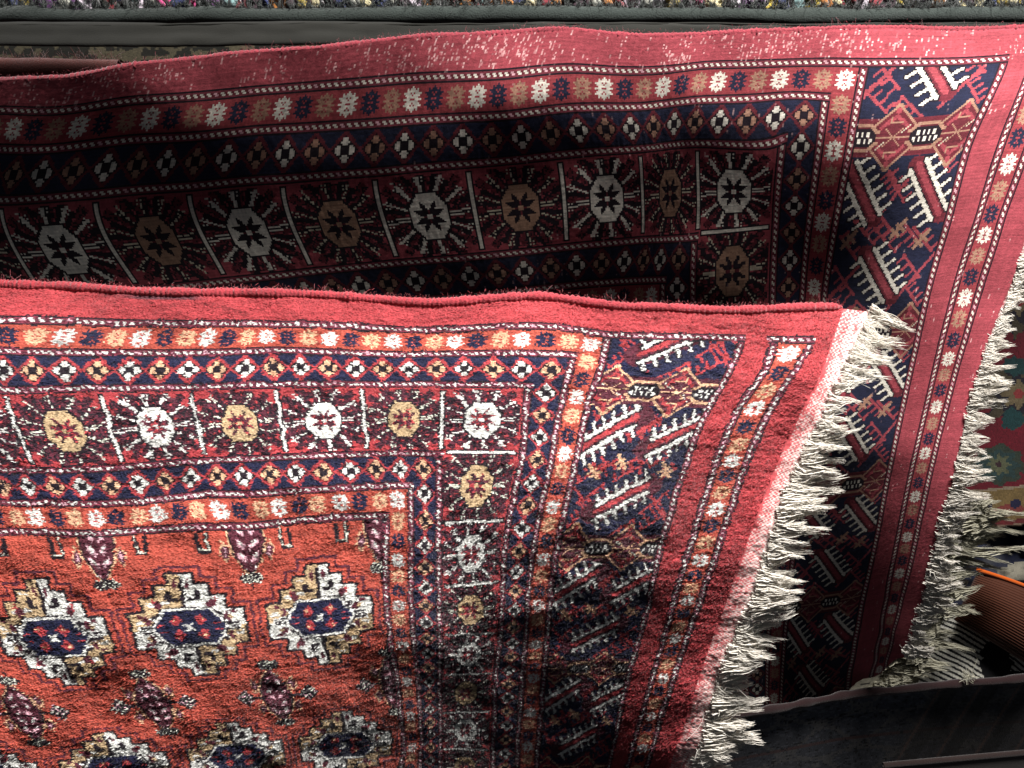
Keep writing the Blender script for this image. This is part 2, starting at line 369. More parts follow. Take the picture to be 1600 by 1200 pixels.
# ------------------------------------------------------------------ a rug laid out from its woven grid
def rug_points(uvpts, dpts, bumps):
    f = tps([(a, b) for a, b, _, _ in uvpts], [(c, d) for _, _, c, d in uvpts], 2e-4)
    g = tps([(a, b) for a, b, _ in dpts], [c for _, _, c in dpts], 1e-4)
    def at(u, v):
        q = np.stack([np.ravel(u), np.ravel(v)], 1); p = f(q); D = g(p)[:, 0]+bumps(p[:, 0], p[:, 1])
        return p, D, unproj(p[:, 0], p[:, 1], D)
    def grid(NU, NV, st=4):
        cu = np.arange(0, NU+st, st).astype(float); cv = np.arange(0, NV+st, st).astype(float); a, b = np.meshgrid(cu, cv)
        q = f(np.stack([a.ravel(), b.ravel()], 1)); d = g(q); z = np.concatenate([q, d], 1).reshape(len(cv), len(cu), 3)
        def up(z, n, st):                                        # Catmull-Rom along the first axis
            x = np.arange(n+1)/st; i = np.minimum(x.astype(int), len(z)-2); t = (x-i)[:, None, None]
            p0, p1, p2, p3 = z[np.maximum(i-1, 0)], z[i], z[i+1], z[np.minimum(i+2, len(z)-1)]
            return p1+.5*t*(p2-p0+t*(2*p0-5*p1+4*p2-p3+t*(3*(p1-p2)+p3-p0)))
        z = up(z, NV, st); z = up(z.transpose(1, 0, 2), NU, st).transpose(1, 0, 2).reshape(-1, 3)
        p = z[:, :2].copy(); D = z[:, 2]+bumps(p[:, 0], p[:, 1]); return p, D, unproj(p[:, 0], p[:, 1], D)
    at.grid = grid
    return at
def poly(pts):                                   # x as a function of y
    a = np.array(pts, float); return lambda y: np.interp(y, a[:, 1], a[:, 0])
def interp(pts):
    a = np.array(pts, float)
    def f(v):
        v = np.asarray(v, float); s0 = (a[1, 1]-a[0, 1])/(a[1, 0]-a[0, 0]); s1 = (a[-1, 1]-a[-2, 1])/(a[-1, 0]-a[-2, 0])
        return np.where(v < a[0, 0], a[0, 1]+s0*(v-a[0, 0]), np.where(v > a[-1, 0], a[-1, 1]+s1*(v-a[-1, 0]), np.interp(v, a[:, 0], a[:, 1])))
    return f
# front rug: how the woven grid lies (u from the fringed end, v from the long edge)
f_yo = interp([(0, 484), (21, 531), (31.5, 559), (75, 639), (118.5, 720), (162, 795), (205.5, 875), (249, 939), (292.5, 997), (336, 1059), (379.5, 1119), (423, 1169)])
f_yi = interp([(0, 478), (21, 523), (31.5, 538), (75, 622), (118.5, 712), (162, 792), (205.5, 875), (249, 946), (292.5, 1007), (336, 1058), (379.5, 1113), (423, 1168)])
f_l = {140: poly([(950, 522), (940, 547), (905, 696), (869, 862), (862, 907), (852, 1040), (839, 1191), (830, 1300)]),
       62: poly([(1159, 527), (1150, 555), (1082, 690), (1052, 790), (1024, 889), (1013, 948), (981, 1062), (953, 1195), (930, 1300)]),
       40: poly([(1208, 532), (1195, 562), (1139, 667), (1109, 750), (1067, 892), (1034, 1010), (1011, 1092), (980, 1200), (955, 1300)]),
       21: poly([(1268, 531), (1251, 559), (1210, 630), (1176, 697), (1146, 787), (1112, 890), (1082, 976), (1060, 1040), (1030, 1130), (1015, 1194), (985, 1300)]),
       0: poly([(1317, 482), (1315, 491), (1277, 592), (1229, 690), (1199, 761), (1161, 862), (1146, 909), (1116, 987), (1097, 1044), (1067, 1137), (1045, 1197), (1010, 1300)])}
FU = []
for v in (21, 75, 118.5, 162, 205.5, 249, 292.5, 336, 379.5, 423, 470):
    for u, w in ((0, 0), (21, 0), (40, 0), (62, .35), (140, 1)):
        y = float(f_yo(v)*(1-w)+f_yi(v)*w); FU.append((u, v, float(f_l[u](y)), y))
    y = float(f_yo(v)); FU.append((-16, v, float(f_l[0](y))+33, y+3))
FU += [(-16, 0, 1350, 486), (0, 0, 1317, 482)]
for x, y, u in ((1225, 484, 33), (1169, 487, 56), (1112, 487, 79), (1037, 483, 107), (950, 479, 142), (847, 466, 179), (762, 470, 211), (669, 476, 250), (606, 472, 274), (500, 463, 322), (450, 461, 344),
                (344, 460, 388), (219, 458, 437), (94, 449, 485), (0, 446, 522)): FU.append((u, 0, x, y))
for u, v, x, y in ((159, 42, 897, 555), (182, 67, 827, 603), (185, 122, 811, 706), (233, 70, 695, 606), (233, 122, 692, 704), (285, 70, 569, 606), (285, 122, 577, 704), (337, 70, 437, 608), (337, 122, 450, 708),
                   (389, 70, 301, 611), (389, 122, 323, 714), (441, 70, 161, 613), (441, 122, 195, 724), (493, 70, 12, 617), (493, 122, 56, 729), (259, 150, 641, 758), (279, 171, 603, 806),
                   (233, 173, 692, 815), (185, 173, 790, 811), (233, 224, 692, 914), (185, 224, 781, 907), (233, 275, 693, 990), (185, 275, 778, 987), (233, 326, 693, 1053), (185, 326, 770, 1050), (233, 377, 692, 1113), (233, 428, 692, 1168),
                   (279, 254, 606, 955), (279, 334, 622, 1065), (279, 414, 632, 1160), (328, 254, 502, 964), (420, 254, 300, 979), (512, 254, 86, 997), (328, 414, 540, 1162), (420, 414, 375, 1181), (512, 414, 187, 1200),
                   (374, 174, 385, 830), (466, 174, 150, 840), (374, 334, 435, 1087), (466, 334, 244, 1099), (558, 334, 41, 1114),
                   (493, 21, -4, 500), (493, 42, 4, 548), (500, 150, 60, 786), (337, 21, 436, 507), (337, 42, 437, 547), (233, 21, 700, 515), (233, 42, 697, 553), (389, 150, 330, 772), (337, 150, 455, 767)): FU.append((u, v, x, y))
FD = [(-320, 450, 1.14), (-320, 700, .99), (-320, 1000, .91), (-320, 1420, .88), (200, 1440, .90), (600, 1440, 1.02), (950, 1440, 1.24), (-150, 450, 1.13), (0, 450, 1.12), (300, 460, 1.12), (600, 470, 1.125), (900, 470, 1.13), (1200, 485, 1.15), (1350, 490, 1.18),
      (-150, 700, .98), (0, 700, .985), (350, 700, .99), (700, 700, 1.0), (950, 700, 1.03), (1230, 690, 1.10),
      (0, 850, .93), (350, 850, .93), (650, 850, .945), (850, 850, .985), (1000, 850, 1.03), (1170, 850, 1.075), (1300, 640, 1.09), (1250, 850, 1.07),
      (0, 1000, .89), (300, 1000, .885), (500, 1000, .905), (650, 1000, .945), (800, 1000, 1.02), (950, 1000, 1.07), (1120, 1000, 1.09), (1200, 1000, 1.08),
      (-150, 1200, .85), (0, 1200, .85), (200, 1200, .855), (400, 1200, .885), (600, 1200, .98), (800, 1200, 1.128), (1000, 1200, 1.15), (1110, 1200, 1.12), (0, 1330, .85), (500, 1330, .95), (900, 1330, 1.24)]
def f_bump(x, y):
    b = .007*vnoise(x/150+3, y/110+1, 1)+.0045*vnoise(x/60, y/45, 2)+.0016*vnoise(x/24, y/18, 3)
    b += .006*np.sin(x/62+.5*np.sin(x/140))*np.exp(-np.maximum(y-470, 0)/60)
    b +=   .006*np.exp(-(((x-575)/70)**2+((y-1075)/38)**2))+.010*np.exp(-(((x-40)/60)**2+((y-905)/30)**2))
    return b
# rear rug
r_yo = interp([(0, 44), (21, 88), (75, 217), (118.5, 335), (162, 432), (205.5, 532), (249, 611), (292.5, 686), (336, 754), (379.5, 819), (423, 877), (466.5, 935), (510, 987), (553.5, 1032)])
r_yi = interp([(0, 46), (21, 98), (46, 160), (89.5, 277), (133, 385), (195, 525), (324, 768), (453, 950), (560, 1100)])
r_l = {140: poly([(1352, 100), (1330, 217), (1307, 340), (1290, 447), (1260, 700), (1232, 931), (1225, 1010), (1221, 1081), (1215, 1180)]),
       62: poly([(1570, 95), (1537, 150), (1503, 257), (1480, 350), (1453, 443), (1424, 574), (1405, 660), (1390, 735), (1379, 787), (1366, 865), (1352, 912), (1337, 995), (1326, 1055), (1310, 1180)]),
       40: poly([(1614, 95), (1597, 150), (1570, 210), (1543, 300), (1513, 383), (1487, 469), (1465, 559), (1442, 660), (1424, 735), (1405, 830), (1390, 905), (1379, 980), (1369, 1032), (1345, 1180)]),
       21: poly([(1650, 95), (1628, 170), (1598, 250), (1570, 327), (1543, 397), (1529, 472), (1502, 547), (1480, 630), (1461, 705), (1442, 787), (1424, 875), (1405, 950), (1390, 1010), (1370, 1100), (1355, 1180)]),
       0: poly([(1690, 95), (1665, 180), (1632, 280), (1602, 370), (1574, 465), (1544, 532), (1525, 600), (1506, 667), (1491, 735), (1476, 799), (1459, 870), (1442, 931), (1427, 987), (1416, 1025), (1395, 1180)])}
RU = []
for v in (21, 75, 118.5, 162, 205.5, 249, 292.5, 336, 379.5, 423, 466.5, 510, 553.5, 600):
    for u, w in ((0, 0), (21, 0), (40, 0), (62, .35), (140, 1)):
        y = float(r_yo(v)*(1-w)+r_yi(v)*w); RU.append((u, v, float(r_l[u](y)), y))
    y = float(r_yo(v)); RU.append((-8, v, float(r_l[0](y))+14, y+1))
for x, y, u in ((1690, 46, 10), (1600, 44, 49), (1500, 47, 89), (1400, 44, 127), (1250, 48, 183), (1100, 55, 246), (950, 53, 310), (875, 46, 341), (800, 51, 372), (650, 58, 430), (500, 75, 487), (350, 86, 543), (300, 93, 562), (188, 105, 604), (112, 120, 632), (0, 126, 672)): RU.append((u, 0, x, y))
for x, y, u in ((1300, 97, 159), (1100, 102, 240), (900, 107, 323), (800, 115, 363), (650, 122, 422), (500, 134, 480), (350, 147, 538), (200, 158, 594), (0, 172, 668)): RU.append((u, 21, x, y))
for x, y, u in ((1290, 152, 159), (1000, 167, 282), (800, 180, 362), (600, 192, 439), (400, 204, 514), (200, 219, 588), (0, 233, 662)): RU.append((u, 42, x, y))
for u, v, x, y in ((182, 67, 1223, 216), (185, 70, 1214, 232), (185, 122, 1205, 352), (233, 70, 1092, 232), (233, 122, 1092, 362), (285, 70, 1002, 240), (285, 122, 1006, 368), (337, 70, 877, 250), (337, 122, 888, 379), (389, 70, 734, 264), (389, 122, 757, 393),
                   (441, 70, 588, 277), (441, 122, 623, 404), (493, 70, 444, 288), (493, 122, 489, 417), (545, 70, 298, 300), (545, 122, 354, 432), (597, 70, 152, 312), (597, 122, 217, 446), (649, 70, 4, 322), (649, 122, 68, 458),
                   (236, 125, 1085, 371), (185, 173, 1200, 480), (233, 173, 1090, 492), (259, 150, 1036, 437), (337, 150, 892, 446), (441, 150, 640, 470), (545, 150, 380, 500), (159, 173, 1253, 470), (159, 460, 1202, 969), (159, 560, 1198, 1100)): RU.append((u, v, x, y))
RD = [(-320, 130, 1.56), (-320, 300, 1.70), (-320, 480, 1.88), (-100, 120, 1.50), (0, 120, 1.47), (300, 85, 1.425), (800, 45, 1.375), (1100, 50, 1.345), (1400, 42, 1.33), (1650, 42, 1.33),
      (0, 230, 1.56), (300, 200, 1.50), (800, 190, 1.43), (1100, 170, 1.385), (1300, 160, 1.355), (1500, 160, 1.33), (1650, 160, 1.325),
      (0, 330, 1.675), (300, 310, 1.615), (800, 280, 1.514), (1100, 290, 1.474), (1300, 300, 1.425), (1450, 300, 1.365), (1600, 300, 1.345),
      (0, 470, 1.82), (300, 470, 1.765), (800, 460, 1.67), (1100, 460, 1.61), (1280, 460, 1.55), (1420, 470, 1.42), (1570, 470, 1.375),
      (900, 650, 1.93), (1150, 650, 1.80), (1300, 650, 1.55), (1400, 650, 1.465), (1520, 650, 1.40), (1250, 800, 1.69), (1350, 800, 1.56), (1480, 800, 1.44), (1200, 950, 1.85), (1320, 950, 1.69), (1440, 950, 1.525), (1200, 1120, 2.02), (1320, 1100, 1.88), (1400, 1060, 1.64)]
def r_bump(x, y):
    return .005*vnoise(x/170+9, y/120+4, 11)+.0014*vnoise(x/60, y/50, 12)+.0018*np.sin(x/58+.8*np.sin(x/110))*np.exp(-np.maximum(y-60, 0)/70)

def tassel_meshes(prefix, mat, n=12, seed=0, strands=24):
    out = []; r = np.random.default_rng(seed)
    for k in range(n):
        parts = []; ph = r.uniform(0, 6); bend = r.normal(0, .14); curl = r.normal(0, .10)
        for s in range(strands):
            t = np.linspace(0, 1, 9); y0 = (s/(strands-1)-.5)*.72+r.normal(0, .03); L = 1-abs(r.normal(0, .24))
            y = y0*(1-t)**1.25+bend*t**2+.045*np.sin(t*6.5+ph)*t**.7+.05*np.sin(t*4+ph*2)*t+.022*np.sin(t*r.uniform(6, 13)+r.uniform(0, 6))+r.normal(0, .055)*t
            z = .07*np.sin(t*r.uniform(4, 9)+r.uniform(0, 6))+curl*t**2+r.normal(0, .02)
            P = np.stack([t*L, y, z], 1); parts.append(tube_np(P, (.0165*(1-t)**.5+.0025)*r.uniform(.6, 1.3), 4))
        V, F = merge(parts); me = bpy.data.meshes.new(prefix)
        me.from_pydata(V.tolist(), [], F.tolist()); me.materials.append(mat)
        me.polygons.foreach_set('use_smooth', np.full(len(F), True)); out.append(me)
    return out
def place_tassel(me, root, base, d, nrm, length, width):
    d = d/np.linalg.norm(d); s = np.cross(nrm, d); s /= np.linalg.norm(s); nn = np.cross(d, s)
    o = bpy.data.objects.new('fringe_tassel', me); COL.objects.link(o); o.parent = root
    b = base-np.array(root.location)
    o.matrix_local = Matrix(((d[0]*length, s[0]*width, nn[0]*length, b[0]), (d[1]*length, s[1]*width, nn[1]*length, b[1]), (d[2]*length, s[2]*width, nn[2]*length, b[2]), (0, 0, 0, 1)))
    return o
def hairs(P, dirs, n, length, mat, root, name='loose_fibres', r=.00035, seed=5):
    g = np.random.default_rng(seed); parts = []
    for i in range(n):
        k = g.integers(0, len(P)); d = dirs[k]/np.linalg.norm(dirs[k])+g.normal(0, .45, 3); d /= np.linalg.norm(d); L = length*g.uniform(.4, 1.5); c = g.normal(0, .5, 3)
        t = np.linspace(0, 1, 5)[:, None]; parts.append(tube_np(P[k]+g.normal(0, .003, 3)+d*L*t+c*L*t*t, r, 3))
    V, F = merge(parts); return mesh_np(name, V, F, mat, root, kind='stuff')

def build_rug(name, label, at, NU, NV, pal, back, mat, cordmat, keep, kil, pile):
    C = make_design(NU, NV, back)
    pc, Dc, Wc = at(np.array([120.]), np.array([200.]))
    root = thing(name, label, 'rug', tuple(Wc[0]+np.array([0, .02, -.02])))
    p, D, P = at.grid(NU, NV)
    # slight unevenness of single knots
    nl = rng.normal(0, .0005 if pile else .00022, len(P)); P = P - FWD*nl[:, None]
    if pile:
        gv, gu = np.mgrid[0:NV+1, 0:NU+1].astype(float)
        rel = .0008*vnoise(gu/4.2+.6*vnoise(gu/9, gv/9, 301), gv/1.25+1.5*vnoise(gu/17, gv/13, 302), 303)+.0007*vnoise(gu/9, gv/3, 304); P = P-FWD*rel.ravel()[:, None]
    else:
        gv, gu = np.mgrid[0:NV+1, 0:NU+1]; P = P-FWD*(.00022*((gu+gv) % 2)+.0003*vnoise(gu/1.3, gv/9., 305)).ravel()[:, None]
    idx = np.arange((NV+1)*(NU+1)).reshape(NV+1, NU+1)
    F = np.stack([idx[:-1, :-1], idx[1:, :-1], idx[1:, 1:], idx[:-1, 1:]], -1).reshape(-1, 4)
    ctr = p[F].mean(1); k = keep(ctr[:, 0], ctr[:, 1])
    vv, uu = np.mgrid[0:NV, 0:NU]
    if pile:                                       # tufts never sit quite on the grid
        a = vnoise(uu/6, vv/5, 21)*.8+rng.normal(0, .17, uu.shape); b = vnoise(uu/7, vv/6, 22)*.9+rng.normal(0, .2, uu.shape)
        Cs = C[np.clip(np.round(vv+a).astype(int), 0, NV-1), np.clip(np.round(uu+b).astype(int), 0, NU-1)]
    else: Cs = C
    col = pal[Cs.ravel()].copy()
    tone = 1+rng.normal(0, .06 if pile else .06, len(col)); abr = 1+.10*np.repeat(vnoise(np.zeros(NV), np.arange(NV)/4, 31)[:, None], NU, 1).ravel()
    col *= (tone*abr)[:, None]
    U, Vv = uu.ravel(), vv.ravel()
    if not pile:                                   # bare warp showing as pale flecks on the plain red
        red = (Cs.ravel() == RED)
        pt = np.clip(vnoise(uu/9, vv/8, 41)*.6+.5+.5*vnoise(uu/40, vv/30, 42), 0, 1); seed = (rng.random((NV, NU)) < .13*pt*(vv < 18)+.004*(uu < 430)); fl = seed.copy()
        for q in range(1, 4): fl[q:] |= seed[:-q] & (rng.random((NV-q, NU)) < (.6, .3, .15)[q-1])
        col *= (1+.10*((vv % 2)*2-1)*.6+.09*vnoise(uu/14, vv*1.0, 44)+.09*vnoise(uu*1.0, vv/9, 45)).ravel()[:, None]
        fl = fl.ravel(); al = (rng.uniform(.08, .85, len(col))**1.3*np.where(red, 1, .45))[:, None]
        col = np.where(fl[:, None], col*(1-al)+np.array(lin(236, 190, 188))*al, col)
    else:
        st = np.clip(1.5-np.abs(U-422)/26+vnoise(uu/5, vv/3, 55).ravel()*.4, 0, 1)*(Vv < 4)*.8; col = col*(1-st[:, None])+np.array(lin(70, 52, 60))*st[:, None]
        sm = (np.abs(Vv-(5+(395-U)*.28)) < 1.6) & (U > 362) & (U < 395) & (rng.random(len(U)) < .8); col[sm] *= .6
        mott = vnoise(uu/3.8, vv/1.2, 53).ravel()*.16+vnoise(uu/14, vv/9, 51).ravel()*.12+vnoise(uu/45, vv/30, 52).ravel()*.10; col *= (1+mott)[:, None]
    col = np.clip(col, 0, .9)
    used = np.unique(F[k]); remap = np.full(len(P), -1); remap[used] = np.arange(len(used))
    face = mesh_np('pile' if pile else 'woven_face', P[used], remap[F[k]], mat, root, col[k])
    if pile:                                       # upright wool ends of the knots
        fk = np.nonzero(k & (ctr[:, 0] > -40) & (ctr[:, 1] < 1260))[0]; n = len(fk); q = P[F[fk]]; c = q.mean(1)
        e1 = q[:, 2]-q[:, 1]; e2 = q[:, 1]-q[:, 0]; nn = np.cross(e1, e2); nn /= np.linalg.norm(nn, axis=1, keepdims=True)+1e-12
        sgn = np.sign(-(nn@FWD))[:, None]; nn *= sgn
        e2n = e2/np.linalg.norm(e2, axis=1, keepdims=True); e1n = e1/np.linalg.norm(e1, axis=1, keepdims=True)
        Vs, cl = [], []
        pcl = np.asarray(ctr[fk])
        for rep in range(2):
            lean = .0016*(vnoise(pcl[:, 0]/26, pcl[:, 1]/18, 61+rep))[:, None]
            b = c+e1*rng.uniform(-.4, .4, (n, 1))+e2*rng.uniform(-.4, .4, (n, 1)); w = rng.normal(0, 1, (n, 3)); w -= nn*(w*nn).sum(1, keepdims=True); w /= np.linalg.norm(w, axis=1, keepdims=True)
            tip = b+nn*rng.uniform(.0005, .0020, (n, 1))+e2n*(rng.uniform(-.0006, .0010, (n, 1))+lean)+e1n*rng.uniform(.0010, .0034, (n, 1))+e1n*lean*.6
            Vs.append(np.stack([b-w*.0008, b+w*.0008, tip], 1)); cl.append(np.clip(col[fk]*(1+rng.normal(.03, .08, (n, 1))), 0, .9))
        Vt = np.concatenate(Vs).reshape(-1, 3); mesh_np('wool_tufts', Vt, np.arange(len(Vt)).reshape(-1, 3), mat, root, np.concatenate(cl), smooth=False, kind='stuff').parent = face
    # underside, a hand's breadth coarser
    su, sv = np.arange(0, NU+1, 8), np.arange(0, NV+1, 8); gu2, gv2 = np.meshgrid(su, sv)
    p2, D2, P2 = at(gu2.astype(float), gv2.astype(float)); P2 = P2+FWD*.009
    i2 = np.arange(gu2.size).reshape(gu2.shape); F2 = np.stack([i2[:-1, :-1], i2[1:, :-1], i2[1:, 1:], i2[:-1, 1:]], -1).reshape(-1, 4); c2 = p2[F2].mean(1)
    mesh_np('underside', P2, F2[keep(c2[:, 0], c2[:, 1])], M_backing, root)
    # corded long edge
    us = np.arange(0, NU, .75); pe, De, Pe = at(us, np.full(len(us), .6)); ok = (pe[:, 0] > -300) & (pe[:, 0] < 1720)
    Pc = (Pe-FWD*(.001 if pile else -.0015)+UP*.003+FWD*(.0035 if pile else .0045))[ok]; rad = (.0068 if pile else .0062)*(1+.09*np.sin(us[ok]*2.1)+.14*vnoise(us[ok]/7, us[ok]*0, 71)+.06*rng.normal(0, 1, ok.sum()))*np.clip((us[ok]+3)/9, .35, 1)
    Vc, Fc = tube_np(Pc, rad, 10); ce = mesh_np('corded_edge', Vc, Fc, cordmat, root)
    up = np.repeat((UP*.8-FWD*.5)[None], len(Pc), 0); hairs(Pc+UP*.004, up, 2600, .0026, cordmat, root, 'cord_fuzz', .00022, seed=81).parent = ce; hairs(Pc+UP*.004, up, 60, .008, cordmat, root, r=.0002, seed=82).parent = ce
    # flat woven end
    kw = max(kil(np.arange(NV+1).astype(float))); KW = int(kw)+1
    gu3, gv3 = np.meshgrid(np.linspace(0, 1, KW+1), np.arange(0, NV+1, 1.0)); wid = kil(gv3); p3, D3, P3 = at(-gu3*wid-.1, gv3)
    P3 = P3+FWD*(.002+.002*np.ravel(gu3)+.0009*vnoise(gv3/2.2, gu3*KW/2.2, 97).ravel()+.0016*vnoise(gv3/14, gu3*3, 98).ravel())[:, None]
    i3 = np.arange(gu3.size).reshape(gu3.shape); F3 = np.stack([i3[:-1, :-1], i3[1:, :-1], i3[1:, 1:], i3[:-1, 1:]], -1).reshape(-1, 4); c3 = p3[F3].mean(1)
    jj, ii = np.meshgrid(np.arange(KW), np.arange(NV)); wf = (jj/KW+vnoise(jj/3, ii/7, 91)*.18).ravel(); ck = (((ii+(jj//2)) % 2 == 0) ^ (rng.random(ii.shape) < .10)).ravel()
    wf = np.clip(jj/KW+.16*vnoise(jj/3, ii/7, 91)+.12*vnoise(jj/2, ii/23, 92), -.2, 1).ravel()
    dot = ((ii+np.where(jj % 4 < 2, 0, 1.5)+.5*vnoise(ii/6, jj/6, 95)) % 3).ravel(); wide = np.clip(.9+2.3*wf, .5, 3.1)
    am = np.where(dot < wide, np.clip(.55+.5*wf, 0, .95), .06+.25*np.clip(wf, 0, 1))+rng.normal(0, .06, len(wf)); am = np.where(wf < .04, .03, am)
    am = np.where((vnoise(ii/3, jj/2, 96).ravel() > .55) & (wf < .75), am*.35, am); am = np.clip(am, 0, 1)[:, None]
    cc = np.array(pal[RED])*1.05*(1-am)+np.array(lin(214, 200, 194))*am
    k3 = keep(c3[:, 0], c3[:, 1]); mesh_np('flat_woven_end', P3, F3[k3], mat, root, cc[k3])
    return root

def keep_front(x, y): return (x > -300) & (y < 1420)
def keep_rear(x, y):
    hid = (y > 640) & (x < 980) | (y > 700) & (x < 1040)
    cut = (y > 1025+(1416-x)*(62/106)+4*np.sin(x/9)) & (x > 1300)
    return (x > -300) & (x < 1720) & (y < 1190) & ~hid & ~cut
f_at = rug_points(FU, FD, f_bump); r_at = rug_points(RU, RD, r_bump)
f_kil = lambda v: np.where(v < 44, 27-v*.08, 26+2*np.sin(v/31)+.8*np.sin(v/3.1)-5*np.exp(-((v-62)/14)**2))
r_kil = lambda v: 5+1.5*np.sin(v/23)+0*v
front = build_rug('patterned_rug', 'bright red deep pile rug with stepped medallions, lying in front of all others', f_at, 740, 590, PALF, False, M_pile, M_cord, keep_front, f_kil, True)
rear = build_rug('patterned_rug', 'flat reverse side of a crimson and navy rug behind the bright front rug', r_at, 790, 600, PALR, True, M_back, M_cordr, keep_rear, r_kil, False)

TM = tassel_meshes('fringe_tassel', M_cotton, 14, 1); TG = tassel_meshes('fringe_tassel', M_cottong, 10, 2)
def fringe(root, at, kil, v0, v1, n, lens, meshes, keep, seed, drift=0.0, width=.020, back=0.0, ins=4):
    g = np.random.default_rng(seed)
    vs = np.linspace(v0, v1, n)+g.normal(0, 1.5, n); k = kil(vs)
    pb, Db, B = at(-k+ins, vs); pi, Di, I = at(-k+ins+7, vs); pd, Dd, Dn = at(-k+ins, vs+5)
    base = []
    for i in range(n):
        if not keep(pb[i, 0], pb[i, 1]): continue
        if root is front and 47 < vs[i] < 84 and i % 3: continue
        d = B[i]-I[i]; d /= np.linalg.norm(d); t = Dn[i]-B[i]; t /= np.linalg.norm(t)
        d = d+t*(drift+.16*math.sin(vs[i]/9.)+g.normal(0, .10))-FWD*g.normal(-.04-back, .10); L = lens(vs[i])*g.uniform(.65, 1.25)*(.75 if root is front and 47 < vs[i] < 84 else 1)
        place_tassel(meshes[g.integers(len(meshes))], root, B[i]+FWD*(-.002+g.uniform(0, .005)), d, -FWD, L, width*g.uniform(.8, 1.5)*(1 if g.random() < .5 else -1)); base.append(i)
    hairs(B[base]+0, (B-I)[base]*30, 160, .014, meshes[0].materials[0], root, 'loose_threads', .00025, seed)
fringe(front, f_at, f_kil, 1, 46, 16, lambda v: .058, TM, keep_front, 5, drift=.25, width=.026, ins=7)
fringe(front, f_at, f_kil, 48, 470, 140, lambda v: .055+.012*math.sin(v/19)+.006*math.sin(v/7), TM, keep_front, 6, drift=-.25, width=.027, back=-.16, ins=8)
fringe(rear, r_at, r_kil, 150, 552, 110, lambda v: .034+.010*math.sin(v/17)+v*.00004, TM, keep_rear, 7, drift=-.05, width=.028, back=-.32)

# ------------------------------------------------------------------ rugs and goods around
def sheet(name, root, fn, nu, nv, mat, colfn=None, kind=None, thick=None):
    """fn(s,t) -> px, py, D on a grid; colfn(s,t) -> (n,3)"""
    s, t = np.meshgrid(np.linspace(0, 1, nu+1), np.linspace(0, 1, nv+1)); px, py, D = fn(s.ravel(), t.ravel()); P = unproj(px, py, D)
    i = np.arange(s.size).reshape(s.shape); F = np.stack([i[:-1, :-1], i[1:, :-1], i[1:, 1:], i[:-1, 1:]], -1).reshape(-1, 4)
    c = None
    if colfn:
        sc, tc = s.ravel()[F].mean(1), t.ravel()[F].mean(1); c = np.clip(colfn(sc, tc)*(1+rng.normal(0, .12, (len(F), 1))), 0, .9)
    o = mesh_np(name, P, F, mat, root, c, kind=kind)
    if thick:
        md = o.modifiers.new('thickness', 'SOLIDIFY'); md.thickness = thick; md.offset = 0
    return o
def bil(a, b, c, d, D4):                         # corners tl,tr,br,bl in picture units, depths likewise
    def f(s, t):
        w = [(1-s)*(1-t), s*(1-t), s*t, (1-s)*t]; q = (a, b, c, d)
        return sum(w[i]*q[i][0] for i in range(4)), sum(w[i]*q[i][1] for i in range(4)), sum(w[i]*D4[i] for i in range(4))
    return f
def at1(px, py, D): return tuple(unproj(np.array([px]), np.array([py]), np.array([D]))[0])

# grey folded rug along the top: a rounded fold and the canvas band under it
g = thing('folded_rug', 'grey green folded rug with a fuzzy rounded edge lying along the top', 'rug', at1(800, 60, 1.62))
def foldP(y0, r, D, n=120, seed=3, x0=-150, x1=1750, sl=0):
    x = np.linspace(x0, x1, n); y = y0+2.0*vnoise(x/160, x*0, seed)+1.0*vnoise(x/40, x*0, seed+1)+sl*(x-800); return unproj(x, y, np.full(n, D))
Pf = foldP(25, 0, 1.555); V, F = tube_np(Pf, .015*(1+.16*vnoise(np.arange(120)/4., np.zeros(120), 8)+.10*vnoise(np.arange(120)/1.3, np.zeros(120), 88)), 14); mesh_np('rounded_fold', V, F, M_grey, g)
hairs(Pf+UP*.012-FWD*.008, np.repeat((UP*.9-FWD*.5)[None], len(Pf), 0), 5200, .010, M_grey, g, 'wool_fuzz', .0004, 9)
sheet('canvas_band', g, lambda s, t: (-150+1900*s, 37+34*t+2.5*vnoise(s*9, t*0, 201)+1.2*vnoise(s*40, t*2, 202), 1.525-.012*t+.003*vnoise(s*60, t*3, 203)+.0012*np.sin(t*40)), 160, 8, M_greyflat, thick=.006)
V, F = tube_np(foldP(38, 0, 1.522, seed=13), .0022, 6); mesh_np('canvas_hem', V, F, M_greyflat, g)
